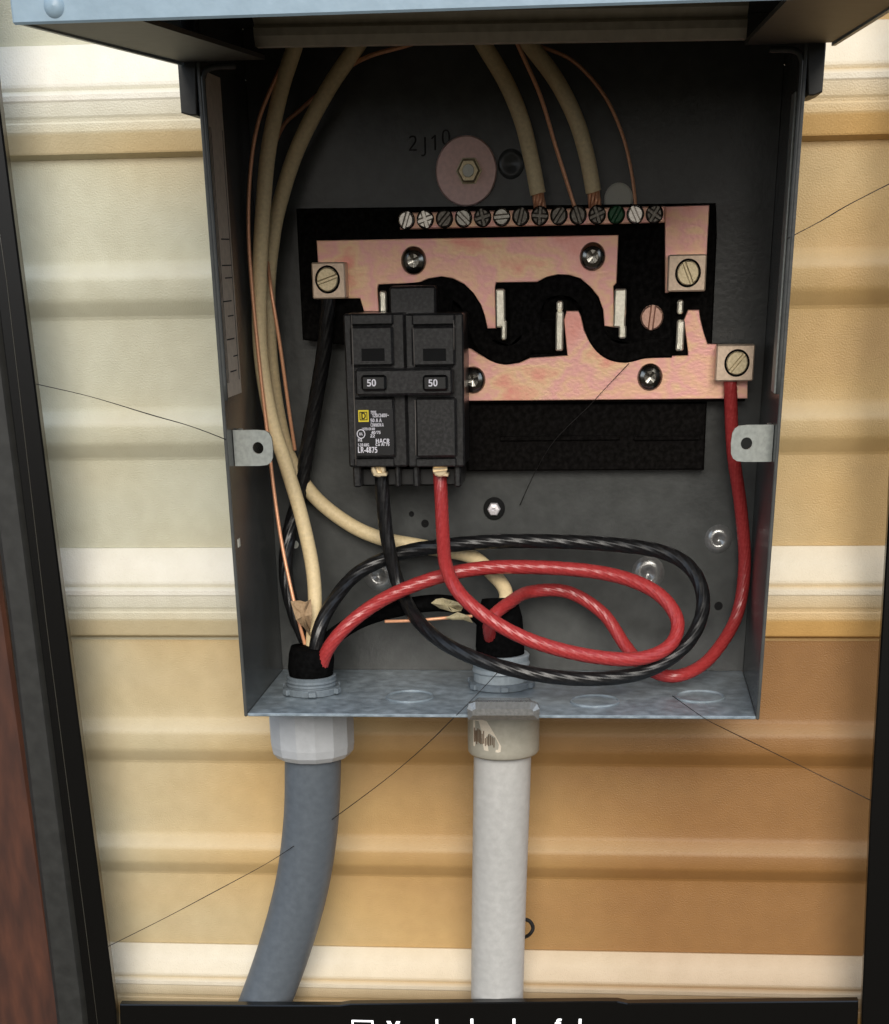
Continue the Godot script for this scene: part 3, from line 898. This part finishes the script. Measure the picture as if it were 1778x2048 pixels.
# ---------------------------------------------------------------- pipes below
func pipes() -> void:
	# left: coupling and bent grey conduit
	var zc := 0.06
	var lc := on_floor(622, 1385)
	lc.z = zc
	var l := spot(622, 1432, zc)
	var cp := thing("pipe_coupling", "pale grey rounded coupling under the left end of the box", "pipe coupling", Vector3(l.x, -0.04, zc))
	var r := 0.0224
	var yb := spot(622, 1512, zc).y
	var yt := -0.0018
	obj("sleeve", lathe(Vector3(l.x, yb, zc), Vector3.UP, [Vector2(0.0154, 0.001), Vector2(0.0172, 0.0), Vector2(r * 0.88, 0.001), Vector2(r * 0.97, 0.0035), Vector2(r, 0.0075), Vector2(r * 1.01, yt - yb)], 14), M.coupling, cp)
	var cd := thing("bent_conduit", "grey conduit curving down to the left below its coupling", "conduit", Vector3(l.x, yb - 0.1, zc))
	obj("conduit_tube", tube(route([627, 1470, zc, 626, 1515, zc, 622, 1640, 0.053, 604, 1770, 0.045, 568, 1900, 0.038, 520, 2030, 0.033, 470, 2140, 0.03, 410, 2260, 0.03], 10), 0.0151, 30), M.conduit, cd)
	# right: straight white pipe with its collar
	var rx := spot(1004, 1480, zc)
	var wp := thing("straight_pipe", "straight white pipe below the middle of the box", "pipe", Vector3(rx.x, -0.25, zc))
	obj("pipe_tube", tube(curve([spot(1006, 1470, zc), spot(1003, 1600, 0.056), spot(998, 1800, 0.044), spot(994, 2010, 0.034), spot(990, 2250, 0.03)], 6), 0.0152, 32), M.pipe, wp)
	var cl := thing("pipe_collar", "cream collar joining the white pipe to the box floor", "pipe collar", Vector3(rx.x, -0.03, zc))
	var yb2 := spot(1006, 1504, zc).y
	obj("collar_ring", lathe(Vector3(rx.x + 0.0008, yb2, zc), Vector3.UP, [Vector2(0.0153, 0.0005), Vector2(0.0176, 0.0), Vector2(0.0186, 0.0012), Vector2(0.0188, 0.004), Vector2(0.0188, yt - yb2)], 36, true), M.collar, cl)
	# torn sticker on the collar
	var st := start(true)
	var tear := [[0.0, 0.0], [0.3, -0.15], [0.55, 0.05], [0.75, 0.35], [1.0, 0.8], [0.98, 0.98], [0.9, 1.0], [0.5, 0.97], [0.0, 0.9]]
	var a0 := deg_to_rad(-52)
	var rr := 0.0190
	var px := []
	var y1 := spot(960, 1436, zc + 0.014).y
	var y2 := spot(960, 1500, zc + 0.014).y
	for k in tear:
		var a: float = a0 + k[0] * deg_to_rad(52)
		px.append(Vector3(rx.x + 0.0008 + sin(a) * rr, lerpf(minf(y1, yt - 0.001), y2, clampf(k[1], 0, 1)), zc + cos(a) * rr))
	var mid := Vector3(rx.x + 0.0008 + sin(a0 * 0.55) * rr, (y1 + y2) / 2, zc + cos(a0 * 0.55) * rr)
	for i in px.size(): tri(st, mid, px[i], px[(i + 1) % px.size()], Vector3(rx.x, mid.y, zc))
	var tg := obj("torn_sticker", done(st), M.sticker_paper, null)
	tag(tg, "torn brown and cream sticker on the pipe collar", "sticker")
	var stz := start()
	for i in 14:
		var a: float = a0 + deg_to_rad(3 + i * 2.9)
		var c := Vector3(rx.x + 0.0008 + sin(a) * (rr + 0.0001), 0, zc + cos(a) * (rr + 0.0001))
		var top := lerpf(y1, y2, 0.22 + i * 0.02 + rng.randf() * 0.2)
		var bot := lerpf(y1, y2, 0.7 + rng.randf() * 0.15)
		add_box(stz, Vector3(c.x - 0.0002, bot, c.z - 0.0002), Vector3(c.x + 0.0002, top, c.z + 0.0002), 0.0)
	obj("brown_streaks", done(stz), M.streak, tg)
	# conduit fittings with locknuts on the floor
	for p in [[624, 1384, 0.0125, "grey threaded fitting on the box floor at lower left", false], [1002, 1372, 0.0143, "grey threaded fitting on the box floor behind the hasp", true]]:
		var c := on_floor(p[0], p[1])
		c.y = 0.0
		var f := thing("conduit_fitting", p[3], "conduit fitting", c, "fittings on the box floor")
		var R: float = p[2]
		var hh := 0.009 if not p[4] else 0.017
		obj("threaded_neck", lathe(c, Vector3.UP, [Vector2(R, 0.0), Vector2(R, hh * 0.45), Vector2(R * 1.05, hh * 0.5), Vector2(R, hh * 0.6), Vector2(R * 1.05, hh * 0.7), Vector2(R, hh * 0.8), Vector2(R * 1.03, hh * 0.95), Vector2(R * 0.97, hh), Vector2(R * 0.86, hh), Vector2(R * 0.84, hh * 0.6)], 36), M.hub_pale if p[4] else M.hub, f)
		obj("bore", lathe(c, Vector3.UP, [Vector2(R * 0.84, hh * 0.62), Vector2(0.0001, hh * 0.6)], 30), M.bore, f)
		var nut := start()
		add_lathe(nut, c, Vector3.UP, [Vector2(R * 1.02, 0.0004), Vector2(R * 1.16, 0.0004), Vector2(R * 1.18, 0.0030), Vector2(R * 1.14, 0.0036), Vector2(R * 1.0, 0.0036)], 32)
		obj("locknut", done(nut), M.hub, f)
		for k in 6:
			var a := TAU * k / 6 + 0.35
			var q := c + Vector3(cos(a), 0, sin(a)) * R * 1.2
			obj("locknut_lug", block(q + Vector3(-0.0022, 0.0005, -0.0014), q + Vector3(0.0022, 0.0034, 0.0014), 0.0005, Basis(Vector3.UP, -a + PI / 2)), M.hub, f)
	# black plugs added for the shade where the wires enter the fittings
	var sl := on_floor(624, 1384)
	var s1 := obj("shade_plug", tube(PackedVector3Array([Vector3(sl.x, 0.004, sl.z), Vector3(sl.x, 0.012, sl.z), Vector3(sl.x + 0.0008, 0.0185, sl.z), Vector3(sl.x + 0.0012, 0.0225, sl.z)]), 0.0105, 24, 0, 0.0, 0.03, [0.0106, 0.0118, 0.0118, 0.0108]), M.sleeve)
	tag(s1, "matte black plug added for the shade above the lower left fitting", "sleeve")
	var sr := on_floor(1002, 1372)
	var s2 := obj("shade_plug", tube(PackedVector3Array([Vector3(sr.x, 0.009, sr.z), Vector3(sr.x - 0.0006, 0.021, sr.z - 0.001), Vector3(sr.x - 0.001, 0.034, sr.z - 0.004), Vector3(sr.x - 0.0012, 0.043, sr.z - 0.006)]), 0.0105, 24, 0, 0.0, 0.03, [0.0122, 0.0126, 0.0118, 0.009]), M.sleeve)
	tag(s2, "matte black plug added for the shade over the middle fitting behind the red loop", "sleeve")
	# dark hook behind the white pipe
	var hk := obj("wire_hook", tube(route([1048, 1838, 0.03, 1060, 1843, 0.03, 1066, 1856, 0.03, 1060, 1868, 0.03, 1050, 1874, 0.022, 1046, 1874, 0.004], 6), 0.0011, 8), M.mark)
	tag(hk, "small dark hook on the siding behind the white pipe", "hook")

# ---------------------------------------------------------------- wires
func cable(called: String, label: String, category: String, mat: Material, list: Array, r: float, lobes := 0, amp := 0.0, group := "", pitch := 0.02) -> MeshInstance3D:
	var path := route(list, 14)
	var o := obj(called, tube(path, r, 18 if lobes == 0 else 28, lobes, amp, pitch), mat)
	tag(o, label, category, group)
	return o

func strands(parent: Node, at: Vector3, to: Vector3, r: float) -> void:
	var st := start(true)
	for k in 8:
		var a := TAU * k / 8.0
		var o := Vector3(cos(a), 0, sin(a)) * r
		var b := Vector3(cos(a + 0.9), 0, sin(a + 0.9)) * r * rng.randf_range(0.5, 1.0)
		add_tube(st, PackedVector3Array([at + o * 0.7, at.lerp(to, 0.5) + (o + b) * 0.5, to + b]), 0.0008, 6)
	obj("copper_strands", done(st), M.copper, parent)

func wires() -> void:
	var g := "insulated wires in the box"
	cable("white_wire", "thick white wire down the left wall into the lower left fitting", "wire", M.tan, [600, 40, 0.052, 590, 90, 0.05, 562, 180, 0.047, 537, 300, 0.045, 526, 420, 0.045, 519, 560, 0.045, 521, 700, 0.045, 541, 830, 0.045, 572, 930, 0.045, 602, 1030, 0.047, 624, 1130, 0.05, 630, 1210, 0.055, 625, 1290, 0.06, 624, 1380, 0.06], 0.0036, 0, 0.0, g)
	cable("white_wire", "white wire curving under the top rail then behind to the middle fitting", "wire", M.tan, [740, 50, 0.04, 712, 95, 0.04, 655, 180, 0.037, 598, 290, 0.034, 564, 390, 0.032, 545, 480, 0.032, 536, 600, 0.031, 546, 760, 0.029, 574, 900, 0.026, 622, 985, 0.024, 690, 1043, 0.024, 760, 1076, 0.024, 850, 1094, 0.024, 940, 1112, 0.027, 985, 1148, 0.036, 1010, 1180, 0.044, 1010, 1215, 0.05, 1002, 1290, 0.055], 0.0036, 0, 0.0, g)
	var d := cable("white_wire", "white wire with frayed copper end, left of two above the strip", "wire", M.tan, [940, 40, 0.036, 968, 90, 0.036, 1012, 165, 0.036, 1043, 240, 0.036, 1063, 320, 0.036, 1076, 388, 0.036], 0.0036, 0, 0.0, g)
	strands(d, spot(1076, 386, 0.036), spot(1079, 420, 0.036), 0.0028)
	var f := cable("white_wire", "white wire with frayed copper end beside the green screw", "wire", M.tan, [1030, 50, 0.038, 1060, 90, 0.038, 1112, 160, 0.038, 1150, 235, 0.038, 1173, 310, 0.038, 1187, 384, 0.037], 0.0036, 0, 0.0, g)
	strands(f, spot(1187, 382, 0.037), spot(1191, 418, 0.037), 0.003)
	# bare copper
	var c := "bare copper ground wires"
	cable("copper_wire", "bare copper wire running straight between the two white wires", "wire", M.copper, [1022, 50, 0.046, 1036, 90, 0.046, 1080, 190, 0.043, 1112, 295, 0.04, 1150, 416, 0.038], 0.0009, 0, 0.0, c)
	cable("copper_wire", "thin copper wire arching to the right screw of the strip", "wire", M.copper, [1040, 82, 0.034, 1090, 96, 0.034, 1150, 125, 0.034, 1208, 190, 0.034, 1245, 270, 0.034, 1264, 350, 0.036, 1272, 418, 0.039], 0.0008, 0, 0.0, c)
	cable("copper_wire", "copper wire from the top rail crossing behind the white wires", "wire", M.copper, [860, 76, 0.046, 810, 92, 0.046, 740, 112, 0.043, 690, 140, 0.033, 640, 185, 0.026, 600, 220, 0.026, 565, 255, 0.026, 540, 330, 0.026, 532, 470, 0.028, 541, 570, 0.04, 560, 690, 0.04, 578, 820, 0.036, 590, 900, 0.03], 0.0009, 0, 0.0, c)
	cable("copper_wire", "copper wire hugging the left edge of the white wire", "wire", M.copper, [575, 110, 0.046, 545, 170, 0.05, 515, 250, 0.05, 500, 350, 0.05, 497, 470, 0.05, 506, 600, 0.05, 520, 740, 0.05, 535, 870, 0.05, 549, 990, 0.052, 566, 1100, 0.055, 590, 1212, 0.06, 610, 1290, 0.06], 0.0009, 0, 0.0, c)
	cable("copper_wire", "short copper wire lying low behind the black loop", "wire", M.copper, [770, 1243, 0.056, 830, 1241, 0.058, 890, 1236, 0.058, 945, 1232, 0.056], 0.0008, 0, 0.0, c)
	# black
	cable("black_wire", "black wire from the left lug down behind the white wires", "wire", M.black, [656, 560, 0.037, 656, 605, 0.037, 648, 700, 0.034, 632, 800, 0.03, 614, 900, 0.027, 600, 985, 0.026, 578, 1070, 0.028, 572, 1150, 0.036, 590, 1230, 0.045, 618, 1300, 0.055, 624, 1380, 0.058], 0.0036, 5, 0.09, g)
	cable("black_wire", "glossy black wire looping from the breaker to the lower left fitting", "wire", M.black, [762, 930, 0.05, 765, 985, 0.05, 776, 1085, 0.049, 803, 1185, 0.049, 852, 1258, 0.07, 930, 1308, 0.086, 1050, 1345, 0.093, 1180, 1358, 0.09, 1290, 1343, 0.084, 1372, 1290, 0.076, 1406, 1215, 0.066, 1388, 1145, 0.056, 1325, 1104, 0.048, 1200, 1087, 0.042, 1030, 1082, 0.04, 900, 1090, 0.04, 800, 1107, 0.037, 718, 1145, 0.043, 668, 1200, 0.055, 640, 1255, 0.064, 630, 1310, 0.066, 626, 1380, 0.063], 0.0034, 5, 0.075, g, 0.022)
	cable("black_cable", "matte black cable lying behind the red loop between the two fittings", "cable", M.sleeve, [628, 1310, 0.06, 655, 1282, 0.058, 720, 1240, 0.05, 800, 1216, 0.044, 880, 1206, 0.044, 945, 1222, 0.048, 985, 1260, 0.054], 0.0042, 0, 0.0, g)
	# red
	cable("red_wire", "bright red wire looping from the breaker to the lower left fitting", "wire", M.red, [878, 930, 0.05, 882, 985, 0.052, 886, 1070, 0.064, 893, 1135, 0.08, 922, 1190, 0.092, 985, 1242, 0.097, 1070, 1284, 0.098, 1180, 1312, 0.094, 1280, 1317, 0.088, 1342, 1288, 0.08, 1353, 1235, 0.072, 1305, 1180, 0.064, 1205, 1146, 0.057, 1050, 1134, 0.054, 925, 1142, 0.055, 800, 1182, 0.062, 712, 1236, 0.072, 655, 1300, 0.074, 636, 1370, 0.066], 0.00325, 6, 0.1, g, 0.014)
	cable("red_wire", "dark red wire from the right lug down the right wall to the middle fitting", "wire", M.red, [1460, 735, 0.037, 1461, 780, 0.037, 1466, 900, 0.034, 1482, 1020, 0.03, 1489, 1130, 0.028, 1474, 1230, 0.032, 1430, 1305, 0.044, 1385, 1342, 0.056, 1335, 1352, 0.06, 1285, 1330, 0.052, 1250, 1290, 0.042, 1205, 1226, 0.034, 1135, 1184, 0.032, 1060, 1184, 0.036, 1018, 1206, 0.056, 988, 1230, 0.067, 978, 1250, 0.066, 980, 1275, 0.058], 0.0031, 6, 0.1, g, 0.014)

# ---------------------------------------------------------------- papers
func sheet(outline: Array, z: float, curl: float, mat: Material) -> ArrayMesh:
	var st := start(true)
	var pts := []
	var c := Vector3.ZERO
	for i in range(0, outline.size(), 2):
		var p := spot(outline[i], outline[i + 1], z + curl * sin(i * 1.7))
		pts.append(p)
		c += p
	c /= pts.size()
	c.z += curl * 0.6
	for i in pts.size():
		var a: Vector3 = pts[i]
		var b: Vector3 = pts[(i + 1) % pts.size()]
		var m := (a + b) * 0.5
		var k := (a + c) * 0.5 + Vector3(0, 0, curl * 0.4)
		var l := (b + c) * 0.5 + Vector3(0, 0, curl * 0.4 * cos(i * 2.0))
		for t in [[a, m, k], [m, b, l], [m, l, k], [k, l, c]]: tri(st, t[0], t[1], t[2], m - Vector3(0, 0, 1))
	return done(st)

func papers() -> void:
	var a := obj("torn_paper", sheet([581, 1202, 600, 1201, 611, 1204, 622, 1198, 624, 1230, 620, 1262, 623, 1276, 608, 1255, 592, 1240], 0.066, 0.003, M.paper), M.paper)
	tag(a, "torn brown kraft paper below the white wire at lower left", "paper")
	var b := obj("torn_paper", sheet([862, 1206, 872, 1198, 885, 1196, 905, 1201, 930, 1209, 922, 1222, 905, 1224, 880, 1217], 0.056, 0.003, M.paper_pale), M.paper_pale)
	tag(b, "pale torn paper scrap behind the red loop, the higher of two", "paper")
	var c := obj("torn_paper", sheet([890, 1236, 915, 1224, 938, 1232, 946, 1246, 930, 1240, 905, 1240], 0.06, 0.002, M.paper_pale), M.paper_pale)
	tag(c, "small pale paper scrap just above the low copper wire", "paper")

# ---------------------------------------------------------------- black surround
func bar_between(list: Array, z0: float, z1: float, edge: float) -> ArrayMesh:
	return plate(flat(list, z1), z0, z1, edge)

func frame() -> void:
	var z := 0.056
	var c := spot(900, 2030, z)
	var f := thing("screen_surround", "glossy black screen frame round the left, right and bottom", "frame", c)
	var l := obj("left_bezel", bar_between([-62, -300, 0, 222, 128, 1220, 232, 2020, 240, 2300, 200, 2300, 172, 2010, 75, 1240, -20, 480, -110, -300], z - 0.006, z, 0.0008), M.bezel, f)
	obj("case_edge", bar_between([-112, -300, -22, 480, 73, 1240, 170, 2010, 198, 2300, 140, 2300, 108, 2010, 15, 1240, -85, 480, -180, -300], z - 0.007, z - 0.0015, 0.0025), M.case, f)
	obj("edge_line", tube(PackedVector3Array([spot(-70, 0, z + 0.0001), spot(13, 560, z + 0.0001), spot(92, 1240, z + 0.0001), spot(172, 1860, z + 0.0001), spot(214, 2200, z + 0.0001)]), 0.0002, 6), M.bezel_line, l)
	obj("right_bezel", bar_between([1862, -300, 1790, 760, 1776, 1050, 1763, 1260, 1740, 1640, 1724, 2010, 1716, 2300, 1790, 2300, 1850, 760, 1925, -300], z - 0.006, z, 0.0008), M.bezel, f)
	var bt := obj("bottom_bezel", bar_between([239, 2009, 560, 2011, 680, 2011, 700, 2008, 1180, 2003, 1235, 2003, 1255, 2007, 1717, 2002, 1708, 2300, 247, 2300], z - 0.006, z - 0.0004, 0.0006), M.bezel, f)
	# lit caption on the screen, its lower part cut off by the picture
	var zt := z - 0.0003
	for d in [["Y", 787, 0.0098], ["l", 874, 0.0066], ["l", 944, 0.0072], ["l", 1028, 0.0072], ["f", 1116, 0.0072], ["l", 1160, 0.0070]]:
		var p := spot(d[1], 2059 if d[0] == "Y" else 2051, zt)
		lettering("caption_letter", d[0], p, d[2], M.lit, bt, true)
	var ic := start()
	var p0 := spot(703, 2040, zt)
	var p1 := spot(748, 2075, zt)
	for q in [[p0.x, p0.y - 0.0011, p1.x, p0.y], [p0.x, p1.y, p0.x + 0.0011, p0.y - 0.0011], [p1.x - 0.0011, p1.y, p1.x, p0.y - 0.0011]]:
		add_box(ic, Vector3(q[0], q[1], zt - 0.0002), Vector3(q[2], q[3], zt + 0.0001), 0.0002)
	obj("caption_icon", done(ic), M.lit, bt)
	# brown board at far lower left
	var bo := obj("brown_board", plate(flat([-300, 900, -40, 900, 12, 1240, 118, 2010, 140, 2300, -300, 2300], 0.04), 0.02, 0.04, 0.002), M.board)
	tag(bo, "reddish brown board at lower left beside the frame", "board")

# ---------------------------------------------------------------- threads
func screen_cracks() -> void:  # cracks of the screen, built as thin dark lines hung in space
	var list := [
		["thin dark strand from the left frame to the box's left edge", [72, 768, 0.057, 180, 793, 0.07, 300, 829, 0.09, 380, 852, 0.106, 452, 879, 0.1125]],
		["thin dark strand from the box's right edge up to the picture's right edge", [1575, 477, 0.1125, 1640, 443, 0.1, 1700, 408, 0.095, 1800, 357, 0.09]],
		["thin dark strand slanting over the lower bus plate to the rear wall", [1258, 727, 0.0365, 1215, 772, 0.036, 1178, 812, 0.034, 1110, 880, 0.03, 1070, 945, 0.024, 1040, 1010, 0.016]],
		["thin dark strand from the middle fitting to the grey conduit", [1000, 1340, 0.105, 950, 1393, 0.114, 903, 1440, 0.11, 850, 1492, 0.1, 770, 1560, 0.085, 664, 1639, 0.064]],
		["thin dark strand from the grey conduit to the lower left frame", [588, 1692, 0.065, 530, 1729, 0.064, 430, 1783, 0.062, 330, 1836, 0.06, 214, 1894, 0.0565]],
		["thin dark strand from the box floor to the lower right frame", [1345, 1392, 0.085, 1410, 1437, 0.113, 1450, 1458, 0.09, 1530, 1497, 0.06, 1620, 1541, 0.05, 1742, 1601, 0.055]],
	]
	for d in list:
		var o := obj("crack", tube(route(d[1], 6), 0.0002, 6, 0, 0.0, 0.03, [0.00022, 0.00014, 0.00024, 0.00017, 0.00023]), M.crack_line)
		tag(o, d[0], "crack", "screen cracks across the view")
